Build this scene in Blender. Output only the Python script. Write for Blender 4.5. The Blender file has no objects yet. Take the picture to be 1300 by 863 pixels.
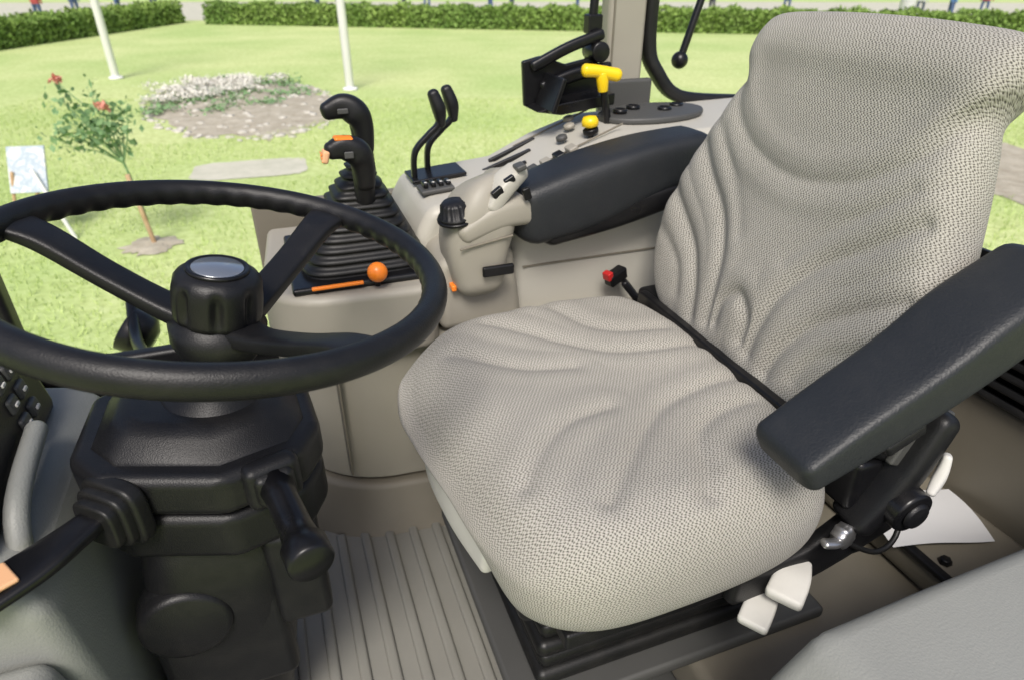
import bpy, bmesh, math, random
import numpy as np
from mathutils import Vector, Matrix
random.seed(7); rng=np.random.default_rng(7)
sc=bpy.context.scene
COL=sc.collection
# ------------------------------------------------------------------ helpers
def empty(name):
    o=bpy.data.objects.new(name,None); o.empty_display_size=.05; COL.objects.link(o); return o
def mk(name,verts,faces,mat,parent=None,smooth=True,uvs=None):
    me=bpy.data.meshes.new(name); me.from_pydata([tuple(v) for v in verts],[],faces); me.validate(); me.update()
    if smooth: me.polygons.foreach_set('use_smooth',[True]*len(me.polygons))
    if mat: me.materials.append(mat)
    if uvs is not None:
        uvl=me.uv_layers.new(name='UVMap'); li=np.zeros(len(me.loops),dtype=np.int32); me.loops.foreach_get('vertex_index',li)
        uvl.data.foreach_set('uv',np.asarray(uvs)[li].astype(np.float32).ravel())
    o=bpy.data.objects.new(name,me); COL.objects.link(o)
    if parent: o.parent=parent
    return o
def from_bm(name,bm,mat,parent,smooth=True,wn=True):
    bmesh.ops.recalc_face_normals(bm,faces=bm.faces)
    me=bpy.data.meshes.new(name); bm.to_mesh(me); bm.free()
    if smooth: me.polygons.foreach_set('use_smooth',[True]*len(me.polygons))
    me.materials.append(mat)
    o=bpy.data.objects.new(name,me); COL.objects.link(o)
    if parent: o.parent=parent
    if smooth and wn:
        m=o.modifiers.new('wn','WEIGHTED_NORMAL'); m.keep_sharp=True
    return o
def rbox(name,c,s,mat,parent=None,bev=.005,rot=(0,0,0),seg=3):
    bm=bmesh.new(); bmesh.ops.create_cube(bm,size=1)
    for v in bm.verts: v.co=Vector((v.co.x*s[0],v.co.y*s[1],v.co.z*s[2]))
    if bev>0: bmesh.ops.bevel(bm,geom=list(bm.edges),offset=min(bev,min(s)*.49),segments=seg,profile=.5,affect='EDGES')
    R=Matrix.Translation(c)@Matrix.Rotation(rot[2],4,'Z')@Matrix.Rotation(rot[1],4,'Y')@Matrix.Rotation(rot[0],4,'X')
    bmesh.ops.transform(bm,matrix=R,verts=bm.verts)
    return from_bm(name,bm,mat,parent)
def prism(name,poly,axis,lo,hi,mat,parent=None,bev=.01,seg=3,shear=None):
    bm=bmesh.new()
    def P(a,b,h):
        return {'z':(a,b,h),'y':(a,h,b),'x':(h,a,b)}[axis]
    lov=[bm.verts.new(P(a,b,lo)) for a,b in poly]; hiv=[bm.verts.new(P(a,b,hi)) for a,b in poly]
    n=len(poly); bm.faces.new(lov[::-1]); bm.faces.new(hiv)
    for i in range(n): bm.faces.new((lov[i],lov[(i+1)%n],hiv[(i+1)%n],hiv[i]))
    if shear: 
        for v in bm.verts: v.co=Vector(shear(v.co))
    bmesh.ops.recalc_face_normals(bm,faces=bm.faces)
    if bev>0:
        es=[e for e in bm.edges if len(e.link_faces)==2 and e.calc_face_angle(0)>.5]
        bmesh.ops.bevel(bm,geom=es,offset=bev,segments=seg,profile=.5,affect='EDGES',clamp_overlap=True)
    return from_bm(name,bm,mat,parent)
def cr(pts,n,closed=False):
    P=[np.array(p,float) for p in pts]; out=[]; m=len(P)
    segs=m if closed else m-1
    for i in range(segs):
        if closed: a,b,c,d=P[(i-1)%m],P[i],P[(i+1)%m],P[(i+2)%m]
        else: a,b,c,d=P[max(i-1,0)],P[i],P[i+1],P[min(i+2,m-1)]
        for k in range(n):
            t=k/n; out.append(.5*((2*b)+(-a+c)*t+(2*a-5*b+4*c-d)*t*t+(-a+3*b-3*c+d)*t**3))
    if not closed: out.append(P[-1])
    return np.array(out)
def rings_mesh(name,rings,mat,parent,closed_path=False,smooth=True):
    n=len(rings[0]); verts=[tuple(p) for r in rings for p in r]; faces=[]
    m=len(rings); rr=m if closed_path else m-1
    for i in range(rr):
        a=i*n; b=((i+1)%m)*n
        for j in range(n):
            k=(j+1)%n; faces.append((a+j,a+k,b+k,b+j))
    if not closed_path:
        faces.append(tuple(range(n))[::-1]); faces.append(tuple((m-1)*n+j for j in range(n)))
    o=mk(name,verts,faces,mat,parent,smooth)
    bm=bmesh.new(); bm.from_mesh(o.data); bmesh.ops.recalc_face_normals(bm,faces=bm.faces); bm.to_mesh(o.data); bm.free()
    return o
def sweep(name,path,hw,hh,mat,parent=None,up=(0,0,1),e=2.0,n=20,sub=8,cap=.8):
    P=[np.array(p,float) for p in path]; m=len(P)
    hw=[hw]*m if np.isscalar(hw) else list(hw); hh=[hh]*m if np.isscalar(hh) else list(hh)
    A=cr([np.r_[p,w,h] for p,w,h in zip(P,hw,hh)],sub)
    C=A[:,:3]; W=A[:,3]; H=A[:,4]; T=np.gradient(C,axis=0); T/=np.linalg.norm(T,axis=1)[:,None]+1e-12
    upv=np.array(up,float)
    rings=[]
    def ring(c,t,w,h):
        s=np.cross(t,upv); s/=np.linalg.norm(s)+1e-12; u=np.cross(s,t)
        r=[]
        for j in range(n):
            a=2*math.pi*j/n; ca,sa=math.cos(a),math.sin(a)
            x=math.copysign(abs(ca)**(2/e),ca); y=math.copysign(abs(sa)**(2/e),sa)
            r.append(c+s*w*x+u*h*y)
        return r
    cs=6
    r0=min(W[0],H[0])*cap; r1=min(W[-1],H[-1])*cap
    if cap>0:
        for k in range(cs):
            a=(1-k/cs)*math.pi/2*.97; f=r0*(1-math.cos(a))
            rings.append(ring(C[0]-T[0]*r0*math.sin(a)*1.0,T[0],max(W[0]-f,1e-4),max(H[0]-f,1e-4)))
    for i in range(len(C)): rings.append(ring(C[i],T[i],W[i],H[i]))
    if cap>0:
        for k in range(1,cs+1):
            a=(k/cs)*math.pi/2*.97; f=r1*(1-math.cos(a))
            rings.append(ring(C[-1]+T[-1]*r1*math.sin(a),T[-1],max(W[-1]-f,1e-4),max(H[-1]-f,1e-4)))
    return rings_mesh(name,rings,mat,parent)
def cyl(name,p0,p1,r0,r1,mat,parent=None,n=28,bev=.15):
    p0=np.array(p0,float);p1=np.array(p1,float); t=p1-p0; L=np.linalg.norm(t); t/=L
    s=np.cross(t,[0,0,1.]) if abs(t[2])<.95 else np.cross(t,[0,1.,0]); s/=np.linalg.norm(s); u=np.cross(s,t)
    b=min(r0,r1)*bev; b=min(b,L*.4)
    prof=[(0,r0-b),(b*.3,r0-b*.3),(b,r0),(L-b,r1),(L-b*.3,r1-b*.3),(L,r1-b)]
    rings=[[p0+t*d+(s*math.cos(2*math.pi*j/n)+u*math.sin(2*math.pi*j/n))*max(r,1e-4) for j in range(n)] for d,r in prof]
    return rings_mesh(name,rings,mat,parent)
def lathe(name,prof,o,ax,mat,parent=None,n=48,rf=None):
    o=np.array(o,float); t=np.array(ax,float); t/=np.linalg.norm(t)
    s=np.cross(t,[0,1.,0]); s/=np.linalg.norm(s); u=np.cross(s,t)
    rings=[]
    for d,r in prof:
        R=[]
        for j in range(n):
            a=2*math.pi*j/n; q=rf(d,r,a) if rf else r
            R.append(o+t*d+(s*math.cos(a)+u*math.sin(a))*max(q,1e-4))
        rings.append(R)
    return rings_mesh(name,rings,mat,parent)
def ball(name,c,r,mat,parent=None,sc_=(1,1,1)):
    bm=bmesh.new(); bmesh.ops.create_uvsphere(bm,u_segments=28,v_segments=18,radius=r)
    for v in bm.verts: v.co=Vector((v.co.x*sc_[0]+c[0],v.co.y*sc_[1]+c[1],v.co.z*sc_[2]+c[2]))
    return from_bm(name,bm,mat,parent,wn=False)
# ------------------------------------------------------------------ materials
def newmat(name):
    m=bpy.data.materials.new(name); m.use_nodes=True; nt=m.node_tree; b=nt.nodes['Principled BSDF']; return m,nt,b
def N(nt,t,**k):
    n=nt.nodes.new(t)
    for a,v in k.items():
        if a in n.inputs: n.inputs[a].default_value=v
        else: setattr(n,a,v)
    return n
def plastic(name,col,rough=.45,bump=.15,scale=900,var=.12,spec=.5,dust=0):
    m,nt,b=newmat(name); L=nt.links.new
    tc=N(nt,'ShaderNodeTexCoord')
    n1=N(nt,'ShaderNodeTexNoise'); n1.inputs['Scale'].default_value=scale; n1.inputs['Detail'].default_value=2
    n2=N(nt,'ShaderNodeTexNoise'); n2.inputs['Scale'].default_value=9; n2.inputs['Detail'].default_value=6
    L(tc.outputs['Object'],n1.inputs['Vector']); L(tc.outputs['Object'],n2.inputs['Vector'])
    r=N(nt,'ShaderNodeMix'); r.data_type='RGBA'
    r.inputs[6].default_value=(*[c*(1-var) for c in col],1); r.inputs[7].default_value=(*[min(1,c*(1+var)) for c in col],1)
    L(n2.outputs['Fac'],r.inputs[0]); out=r.outputs[2]
    if dust>0:   # thin uneven dust film in patches
        n3=N(nt,'ShaderNodeTexNoise'); n3.inputs['Scale'].default_value=23; n3.inputs['Detail'].default_value=8; n3.inputs['Roughness'].default_value=.7
        L(tc.outputs['Object'],n3.inputs['Vector'])
        m3=N(nt,'ShaderNodeMapRange'); m3.inputs[1].default_value=.48; m3.inputs[2].default_value=.8; m3.inputs[4].default_value=dust; L(n3.outputs['Fac'],m3.inputs[0])
        mx=N(nt,'ShaderNodeMix'); mx.data_type='RGBA'; mx.inputs[7].default_value=(.22,.20,.17,1); L(m3.outputs[0],mx.inputs[0]); L(out,mx.inputs[6]); out=mx.outputs[2]
    L(out,b.inputs['Base Color'])
    mr=N(nt,'ShaderNodeMapRange'); mr.inputs[3].default_value=rough-.08; mr.inputs[4].default_value=rough+.12
    L(n2.outputs['Fac'],mr.inputs[0]); L(mr.outputs[0],b.inputs['Roughness'])
    b.inputs['Specular IOR Level'].default_value=spec
    bp=N(nt,'ShaderNodeBump'); bp.inputs['Strength'].default_value=bump; bp.inputs['Distance'].default_value=.0006
    L(n1.outputs['Fac'],bp.inputs['Height']); L(bp.outputs[0],b.inputs['Normal'])
    return m
BLK=plastic('black_plastic',(.008,.008,.009),.38,.6,650,.25,spec=.36,dust=.04)
BLKS=plastic('black_smooth',(.006,.006,.007),.28,.12,500,.25,spec=.36,dust=.03)
RUB=plastic('black_rubber',(.008,.008,.008),.42,.35,500,.25,spec=.38,dust=.05)
PAD=plastic('armrest_skin',(.016,.018,.021),.44,1.0,300,.15,spec=.42,dust=.03)
BEI=plastic('beige_plastic',(.320,.298,.248),.46,.35,800,.06,dust=.05)
BEI2=plastic('beige_light_plastic',(.455,.437,.380),.42,.3,800,.05)
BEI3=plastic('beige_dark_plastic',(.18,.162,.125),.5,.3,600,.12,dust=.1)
GRY=plastic('grey_dash_plastic',(.25,.255,.235),.5,.9,380,.06,dust=.05)
WHT=plastic('offwhite_plastic',(.60,.59,.55),.45,.1,500,.05,dust=.1)
ORG=plastic('orange_plastic',(.85,.22,.02),.3,.05,500,.05)
PEACH=plastic('peach_plastic',(.75,.42,.22),.5,.05,500,.05)
YEL=plastic('yellow_plastic',(.85,.58,.01),.3,.05,500,.05)
RED=plastic('red_plastic',(.45,.02,.02),.35,.05,500,.05)
PAPER=plastic('white_paper',(.62,.62,.62),.8,.05,200,.03)
GREYP=plastic('grey_plastic',(.065,.065,.062),.5,.2,500,.1)
MET=plastic('steel',(.5,.5,.5),.3,.05,200,.1); MET.node_tree.nodes['Principled BSDF'].inputs['Metallic'].default_value=.9
SILV=plastic('silver_badge',(.45,.47,.5),.2,.05,200,.05); SILV.node_tree.nodes['Principled BSDF'].inputs['Metallic'].default_value=.8
FLM=plastic('floor_mat_rubber',(.21,.205,.18),.6,.4,300,.12,dust=.2)
def fabric():
    m,nt,b=newmat('woven_seat_fabric'); L=nt.links.new
    uv=N(nt,'ShaderNodeUVMap'); sx=N(nt,'ShaderNodeSeparateXYZ')
    nz=N(nt,'ShaderNodeTexNoise'); nz.inputs['Scale'].default_value=190; nz.inputs['Detail'].default_value=2
    L(uv.outputs[0],nz.inputs['Vector'])
    ad=N(nt,'ShaderNodeMixRGB'); ad.blend_type='LINEAR_LIGHT'; ad.inputs[0].default_value=.0013
    L(uv.outputs[0],ad.inputs[1]); L(nz.outputs['Color'],ad.inputs[2]); L(ad.outputs[0],sx.inputs[0])
    def M(op,a,b_=None):
        n=N(nt,'ShaderNodeMath'); n.operation=op
        for i,x in enumerate((a,b_)):
            if x is None: continue
            if isinstance(x,(int,float)): n.inputs[i].default_value=x
            else: L(x,n.inputs[i])
        return n.outputs[0]
    X,Y=sx.outputs[0],sx.outputs[1]
    k=2*math.pi/.0057
    zx=M('ADD',M('MULTIPLY',X,k),M('MULTIPLY',M('SINE',M('MULTIPLY',Y,k*.5)),1.4))
    f=M('MULTIPLY',M('SINE',zx),M('SINE',M('MULTIPLY',Y,k*1.15)))
    f2=M('MULTIPLY',M('SINE',M('MULTIPLY',X,k*2.0)),M('SINE',M('MULTIPLY',Y,k*2.3)))
    tot=M('ADD',f,M('MULTIPLY',f2,.45))
    cr_=N(nt,'ShaderNodeValToRGB'); e=cr_.color_ramp.elements
    mr=N(nt,'ShaderNodeMapRange'); mr.inputs[1].default_value=-1; mr.inputs[2].default_value=1; L(tot,mr.inputs[0])
    e[0].position=.13; e[0].color=(.10,.095,.082,1); e[1].position=.42; e[1].color=(.385,.365,.318,1)
    x=e.new(.75); x.color=(.50,.482,.432,1)
    L(mr.outputs[0],cr_.inputs[0])
    n3=N(nt,'ShaderNodeTexNoise'); n3.inputs['Scale'].default_value=6; n3.inputs['Detail'].default_value=5; L(uv.outputs[0],n3.inputs['Vector'])
    mx=N(nt,'ShaderNodeMixRGB'); mx.blend_type='MULTIPLY'; mx.inputs[0].default_value=.3
    L(cr_.outputs[0],mx.inputs[1]); L(n3.outputs['Fac'],mx.inputs[2])
    L(mx.outputs[0],b.inputs['Base Color'])
    b.inputs['Roughness'].default_value=.9; b.inputs['Specular IOR Level'].default_value=.2
    b.inputs['Sheen Weight'].default_value=.08
    bp=N(nt,'ShaderNodeBump'); bp.inputs['Strength'].default_value=.55; bp.inputs['Distance'].default_value=.0010
    L(mr.outputs[0],bp.inputs['Height']); L(bp.outputs[0],b.inputs['Normal'])
    return m
FAB=fabric()
def noisemat(name,stops,scale,detail=8,rough=.9,bump=.5,dist=.03,coord='Object',scale2=None,stops2=None,spec=.2):
    m,nt,b=newmat(name); L=nt.links.new
    tc=N(nt,'ShaderNodeTexCoord'); n=N(nt,'ShaderNodeTexNoise'); n.inputs['Scale'].default_value=scale; n.inputs['Detail'].default_value=detail; n.inputs['Roughness'].default_value=.65
    L(tc.outputs[coord],n.inputs['Vector'])
    r=N(nt,'ShaderNodeValToRGB'); el=r.color_ramp.elements
    el[0].position=stops[0][0]; el[0].color=(*stops[0][1],1); el[1].position=stops[-1][0]; el[1].color=(*stops[-1][1],1)
    for p,c in stops[1:-1]: x=el.new(p); x.color=(*c,1)
    L(n.outputs['Fac'],r.inputs[0]); out=r.outputs[0]
    if scale2:
        n2=N(nt,'ShaderNodeTexNoise'); n2.inputs['Scale'].default_value=scale2; n2.inputs['Detail'].default_value=4; L(tc.outputs[coord],n2.inputs['Vector'])
        r2=N(nt,'ShaderNodeValToRGB'); r2.color_ramp.elements[0].position=.35; r2.color_ramp.elements[1].position=.65
        r2.color_ramp.elements[0].color=(*stops2[0],1); r2.color_ramp.elements[1].color=(*stops2[1],1); L(n2.outputs['Fac'],r2.inputs[0])
        mx=N(nt,'ShaderNodeMixRGB'); mx.blend_type='MULTIPLY'; mx.inputs[0].default_value=1; L(out,mx.inputs[1]); L(r2.outputs[0],mx.inputs[2]); out=mx.outputs[0]
    L(out,b.inputs['Base Color']); b.inputs['Roughness'].default_value=rough; b.inputs['Specular IOR Level'].default_value=spec
    if bump>0:
        bp=N(nt,'ShaderNodeBump'); bp.inputs['Strength'].default_value=bump; bp.inputs['Distance'].default_value=dist
        L(n.outputs['Fac'],bp.inputs['Height']); L(bp.outputs[0],b.inputs['Normal'])
    return m
LAWN=noisemat('lawn_grass',[(.3,(.38,.46,.18)),(.5,(.49,.59,.25)),(.7,(.60,.68,.35))],14,10,.95,.5,.03,scale2=.35,stops2=((.86,.92,.78),(1.12,1.06,1.08)))
BLADE=noisemat('grass_blades',[(.3,(.34,.45,.14)),(.7,(.55,.66,.28))],3,3,.8,0,.01)
SOIL=noisemat('soil',[(.3,(.34,.30,.23)),(.6,(.48,.44,.35)),(.75,(.60,.56,.47))],6,10,.95,.8,.05)
STONE=noisemat('stone',[(.3,(.45,.43,.37)),(.7,(.68,.65,.58))],12,8,.9,.5,.01)
PAVE=noisemat('pavement',[(.3,(.46,.46,.36)),(.7,(.62,.60,.50))],4,8,.9,.3,.01)
HEDGE=noisemat('hedge_leaves',[(.3,(.14,.21,.05)),(.55,(.25,.36,.10)),(.75,(.38,.48,.17))],5,4,.8,0,.01,scale2=.7,stops2=((.7,.8,.7),(1.1,1.1,1)))
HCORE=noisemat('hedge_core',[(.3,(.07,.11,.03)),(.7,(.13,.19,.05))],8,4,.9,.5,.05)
ROSEL=noisemat('rose_leaves',[(.3,(.12,.24,.10)),(.7,(.28,.42,.20))],20,3,.6,0,.01)
PETW=noisemat('white_petals',[(.3,(.66,.64,.54)),(.7,(.82,.8,.74))],20,3,.7,0,.01)
PETR=noisemat('rose_petals',[(.3,(.6,.2,.15)),(.7,(.8,.42,.34))],20,3,.6,0,.01)
BARK=noisemat('wood_stake',[(.3,(.45,.29,.17)),(.7,(.62,.44,.28))],12,6,.9,.3,.01)
POLEW=plastic('white_paint',(.78,.78,.76),.4,.05,50,.03)
# ------------------------------------------------------------------ camera
cam=bpy.data.cameras.new('camera'); co=bpy.data.objects.new('camera',cam); COL.objects.link(co); sc.camera=co
co.location=(0,0,1.08); co.rotation_euler=(math.radians(90-29.8),0,math.radians(-20))
cam.lens=22.98; cam.sensor_width=36; cam.clip_start=.02; cam.clip_end=600
cam.dof.use_dof=True; cam.dof.focus_distance=.88; cam.dof.aperture_fstop=5.6
# ------------------------------------------------------------------ SEAT
def polydist(pts,lines):
    D=np.full(len(pts),9.)
    for ln in lines:
        c=cr(ln,10)
        for a,b in zip(c[:-1],c[1:]):
            ab=b-a; t=np.clip(((pts-a)@ab)/(ab@ab+1e-12),0,1); d=np.linalg.norm(pts-(a+t[:,None]*ab),axis=1); D=np.minimum(D,d)
    return D
def pillow(name,outline,ctr,O,A,B,Nn,Tf,Tb,p,sculpt,mat,parent,NT=480,under=None):
    oc=cr(outline,24,True); seg=np.linalg.norm(np.diff(np.vstack([oc,oc[:1]]),axis=0),axis=1); s=np.r_[0,np.cumsum(seg)]
    ts=np.linspace(0,s[-1],NT,endpoint=False); cl=np.vstack([oc,oc[:1]])
    ol=np.stack([np.interp(ts,s,cl[:,0]),np.interp(ts,s,cl[:,1])],1)
    ctr=np.array(ctr); lin=np.linspace(.004,.80,120)
    ph0=math.acos(math.sqrt(1-.80**p))
    phs=np.linspace(ph0,math.pi/2,34)[1:]; edge=np.sin(phs)**(2/p)
    rho=np.r_[lin,edge]; prof=np.sqrt(np.clip(1-rho**p,0,1))
    O=np.array(O);A=np.array(A);B=np.array(B);Nn=np.array(Nn)
    allp=[];uv=[]
    r=ol-ctr; rl=np.linalg.norm(r,axis=1)
    prev=None; arc=np.zeros(NT)
    def ring(rh,pr,sgn,T):
        ab=ctr+r*rh
        hgt=sgn*T*pr
        if sgn>0: hgt=hgt+sculpt(ab)*min(1,pr*1.3)
        elif under is not None: hgt=hgt*under(ab)
        return ab,np.broadcast_to(np.asarray(hgt,float),(NT,))
    K=len(rho)
    for k in range(K):
        ab,h=ring(rho[k],prof[k],1,Tf)
        if prev is not None: arc=arc+np.sqrt(np.sum((ab-prev[0])**2,1)+(Tf*(prof[k]-prof[k-1]))**2)
        else: arc=rl*rho[0]
        prev=(ab,h); allp.append(O+ab[:,:1]*A+ab[:,1:]*B+h[:,None]*Nn); uv.append(ctr+r/rl[:,None]*arc[:,None])
    for k in range(K-2,-1,-3):
        ab,h=ring(rho[k],prof[k],-1,Tb); arc=arc+np.sqrt(np.sum((ab-prev[0])**2,1)+(h-prev[1])**2); prev=(ab,h)
        allp.append(O+ab[:,:1]*A+ab[:,1:]*B+h[:,None]*Nn); uv.append(ctr+r/rl[:,None]*arc[:,None])
    vs=np.vstack(allp); uvs=np.vstack(uv); M=len(allp)
    i=np.arange(M-1)[:,None]; j=np.arange(NT)[None]; k=(j+1)%NT
    f=np.stack([i*NT+j,i*NT+k,(i+1)*NT+k,(i+1)*NT+j],-1).reshape(-1,4)
    faces=[tuple(x) for x in f.tolist()]
    faces.append(tuple(range(NT))[::-1]); faces.append(tuple((M-1)*NT+q for q in range(NT)))
    o=mk(name,vs,faces,mat,parent,True,uvs)
    bm=bmesh.new(); bm.from_mesh(o.data); bmesh.ops.recalc_face_normals(bm,faces=bm.faces); bm.to_mesh(o.data); bm.free()
    return o
VC=.745
seat=empty('driver_seat')
def mir(l): return [l,[(a,-b) for a,b in l]]
cl1=mir([(.64,.055),(.56,.062),(.48,.085),(.42,.13),(.36,.19),(.31,.24)])+mir([(.60,.12),(.53,.135),(.48,.17),(.45,.23),(.43,.27)])+mir([(.40,.06),(.33,.075),(.27,.12),(.23,.17)])
def sc_cush(ab):
    q=ab.copy(); q[:,1]-=VC
    d=polydist(q,cl1)
    x=ab[:,0]; w=np.abs(q[:,1])
    h=-.0058*np.exp(-(d/.012)**2)+.0022*np.exp(-((d-.032)/.018)**2)
    h-=3.6*np.clip(.27-x,0,1)**2
    h+=.010*np.clip((w-.12)/.13,0,1)**2*np.clip((x-.2)/.2,0,1) 
    h-=.008*np.exp(-((x-.50)/.12)**2-(w/.13)**2)
    h+=.006*np.clip((x-.4)/.25,0,1)
    h+=.005*np.exp(-(w/.05)**2)*np.clip((.42-x)/.2,0,1)
    return h
def und(ab):
    s=lambda t:np.clip(t,0,1)**2*(3-2*np.clip(t,0,1))
    return 1-.80*s((ab[:,1]-.50)/.10)*s((.42-ab[:,0])/.14)
out=[(.122,VC+.13),(.128,VC+.03),(.146,VC-.08),(.160,VC-.18),(.190,VC-.265),(.265,VC-.312),(.40,VC-.318),(.55,VC-.305),(.62,VC-.27),(.655,VC-.17),(.662,VC),(.657,VC+.17),(.62,VC+.265),(.55,VC+.298),(.40,VC+.308),(.25,VC+.296),(.155,VC+.235)]
pillow('cushion',out,(.40,VC),(0,0,.450),(1,0,0),(0,1,0),(-.03,0,1),.076,.115,10,sc_cush,FAB,seat,under=und)
LN=math.radians(14.5)
Bv=(math.sin(LN),0,math.cos(LN)); Nv=(-math.cos(LN),0,math.sin(LN))
BO=(.690,VC+.016,.468)
b0=[(.055,.07),(.060,.12),(.075,.18),(.115,.24),(.175,.29),(.225,.335)]
b1=[(.10,.06),(.115,.11),(.15,.165),(.205,.21),(.255,.245)]
b2=[(.205,.46),(.18,.41),(.12,.365),(.05,.342),(0,.336)]
b3=[(.055,.225),(.085,.265),(.13,.31),(.19,.37)]
b4=[(.155,.08),(.175,.125),(.22,.155),(.255,.17)]
neg=lambda l:[(-a,b) for a,b in l]
bl=[b0,neg(b0),b1,neg(b1),b2,neg(b2),[(-.035,.08),(-.03,.12),(0,.145),(.03,.12),(.035,.08)]]
bsoft=[b3,neg(b3),b4,neg(b4)]
def sc_back(ab):
    d=polydist(ab,bl); d2=polydist(ab,[b2,neg(b2)]); d3=polydist(ab,bsoft); w=np.abs(ab[:,0]); h=ab[:,1]
    z=-.0066*np.exp(-(d/.011)**2)+.0028*np.exp(-((d-.030)/.016)**2)
    z+=-.0030*np.exp(-(d3/.012)**2)
    z+=.0040*np.exp(-(d2/.013)**2)
    z+=.024*np.clip((w-.10)/.17,0,1)**2*np.clip(1-(h/.42)**2,0,1)
    z+=.014*np.exp(-((h-.15)/.10)**2-(w/.12)**2)
    z-=.012*np.clip((h-.32)/.2,0,1)**2
    z+=.008*np.exp(-((h-.515)/.03)**2)
    return z
bo=[(0,.0),(.15,.005),(.220,.03),(.264,.09),(.284,.18),(.275,.27),(.250,.36),(.226,.43),(.213,.462),(.214,.482),(.226,.510),(.222,.545),(.196,.562),(.10,.569),(0,.571)]
bo=bo+[(-a,b) for a,b in bo[-2:0:-1]]
pillow('backrest',bo,(0,.27),BO,(0,1,0),Bv,Nv,.055,.05,13,sc_back,FAB,seat)
BK=lambda w,h,n:(BO[0]+h*Bv[0]+n*Nv[0],BO[1]+w,BO[2]+h*Bv[2]+n*Nv[2])
prism('backrest_shell',[(-.2,.03),(.2,.03),(.235,.15),(.225,.3),(.18,.46),(-.18,.46),(-.225,.3),(-.235,.15)],'z',-.078,-.03,BLK,seat,.015,
      shear=lambda c:BK(c[0],c[1],c[2]))
rbox('gap_shade_bar',(.668,VC,.480),(.05,.58,.085),BLKS,seat,.012)  # black bar standing in for the dark gap between cushion and backrest
rbox('gap_shade_strip',(.640,VC,.515),(.018,.52,.022),BLKS,seat,.004)  # thinner black strip, also added as the shade of that gap
rbox('seat_pan',(.42,VC,.355),(.44,.46,.05),BLK,seat,.015)
sweep('pan_front_trim',[(.195,.90,.405),(.160,.81,.402),(.166,.70,.392),(.188,.61,.375)],.014,[.020,.032,.036,.036],WHT,seat,e=4,n=28)
for k in range(6):
    rbox('bellows_%d'%k,(.47,VC,.143+.034*k),(.46-.012*(k%2),.40-.012*(k%2),.032),RUB,seat,.014)
rbox('base_plate',(.48,VC,.114),(.56,.46,.024),GREYP,seat,.008)
rbox('slide_rail_near',(.50,.500,.315),(.50,.035,.03),BLK,seat,.006)
rbox('slide_rail_far',(.50,1.0,.315),(.50,.035,.03),BLK,seat,.006)
sweep('height_lever',[(.60,.47,.345),(.575,.45,.345),(.548,.432,.34)],[.020,.024,.025],[.010,.012,.010],WHT,seat,e=5)
sweep('slide_lever',[(.56,.47,.31),(.53,.45,.305),(.508,.435,.30)],[.018,.021,.021],[.008,.009,.008],WHT,seat,e=5)
lathe('tension_knob',[(0,.010),(.002,.015),(.018,.017),(.022,.012)],(.635,.455,.412),(.2,-1,.1),MET,seat,32,lambda d,r,a:r*(1+.08*math.cos(8*a)))
sweep('tension_lever',[(.63,.44,.410),(.615,.435,.415),(.60,.437,.418)],.008,.006,MET,seat)
sweep('side_valance',[(.50,.475,.335),(.62,.475,.34),(.74,.475,.40)],.014,[.03,.035,.05],BLK,seat,e=4)
cyl('recliner_motor',(.70,.50,.47),(.70,.405,.465),.034,.031,BLKS,seat)
cyl('recliner_cap',(.70,.405,.465),(.70,.398,.465),.020,.018,BLK,seat)
sweep('recliner_link',[(.66,.455,.43),(.70,.45,.50),(.735,.45,.58)],[.016,.02,.02],[.03,.032,.03],BLK,seat,up=(0,1,0),e=4)
sweep('recliner_handle',[(.752,.425,.530),(.745,.42,.505),(.732,.415,.485)],[.006,.008,.006],[.010,.011,.008],WHT,seat,e=3)
rbox('arm_bracket',(.70,.462,.60),(.09,.02,.16),BLK,seat,.008,rot=(0,.5,0))
rbox('arm_bracket_plate',(.72,.447,.555),(.06,.012,.09),GREYP,seat,.004,rot=(0,.4,0))
for k,(x,z) in enumerate(((.705,.53),(.73,.58),(.68,.61))): cyl('bolt_%d'%k,(x,.452,z),(x,.436,z),.008,.007,BLKS,seat,6)
rbox('arm_stop',(.655,.44,.588),(.06,.045,.02),BLK,seat,.006,rot=(0,-.45,0))
sweep('cable',[(.66,.46,.38),(.72,.445,.35),(.77,.46,.37),(.80,.52,.45)],.004,.004,RUB,seat)
sweep('armrest_left',[(.495,.437,.600),(.56,.437,.632),(.65,.437,.678),(.72,.437,.722),(.80,.437,.765)],[.047,.048,.05,.052,.05],[.023,.030,.034,.038,.036],PAD,seat,e=6,n=56,sub=8,cap=.7)
sweep('armrest_base',[(.53,.437,.597),(.65,.437,.652),(.76,.437,.720)],[.040,.042,.042],[.012,.016,.016],BLKS,seat,e=5,n=32)
arm=empty('control_armrest')
sweep('armrest_pad',[(.435,1.10,.684),(.52,1.105,.702),(.60,1.11,.722),(.68,1.115,.742),(.78,1.12,.757)],[.058,.064,.065,.063,.058],[.058,.064,.061,.053,.045],PAD,arm,e=4.4,n=48,cap=.8)
sweep('pad_underside',[(.47,1.10,.648),(.6,1.10,.668),(.72,1.10,.69)],[.05,.052,.05],[.03,.03,.025],BLKS,arm,e=4)
sweep('controller_body',[(.325,1.10,.575),(.325,1.10,.64),(.345,1.10,.70),(.378,1.11,.740)],[.055,.06,.062,.043],[.050,.060,.055,.026],BEI,arm,up=(1,0,0),e=3.8,n=40)
sweep('controller_neck',[(.295,1.085,.672),(.36,1.09,.698),(.43,1.10,.695)],[.05,.056,.05],[.020,.028,.03],BEI,arm,e=3.8,n=40)
lathe('dial_base',[(0,.034),(.004,.034),(.005,.031)],(.286,1.072,.691),(-.12,-.1,1),BLKS,arm,48)
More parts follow.
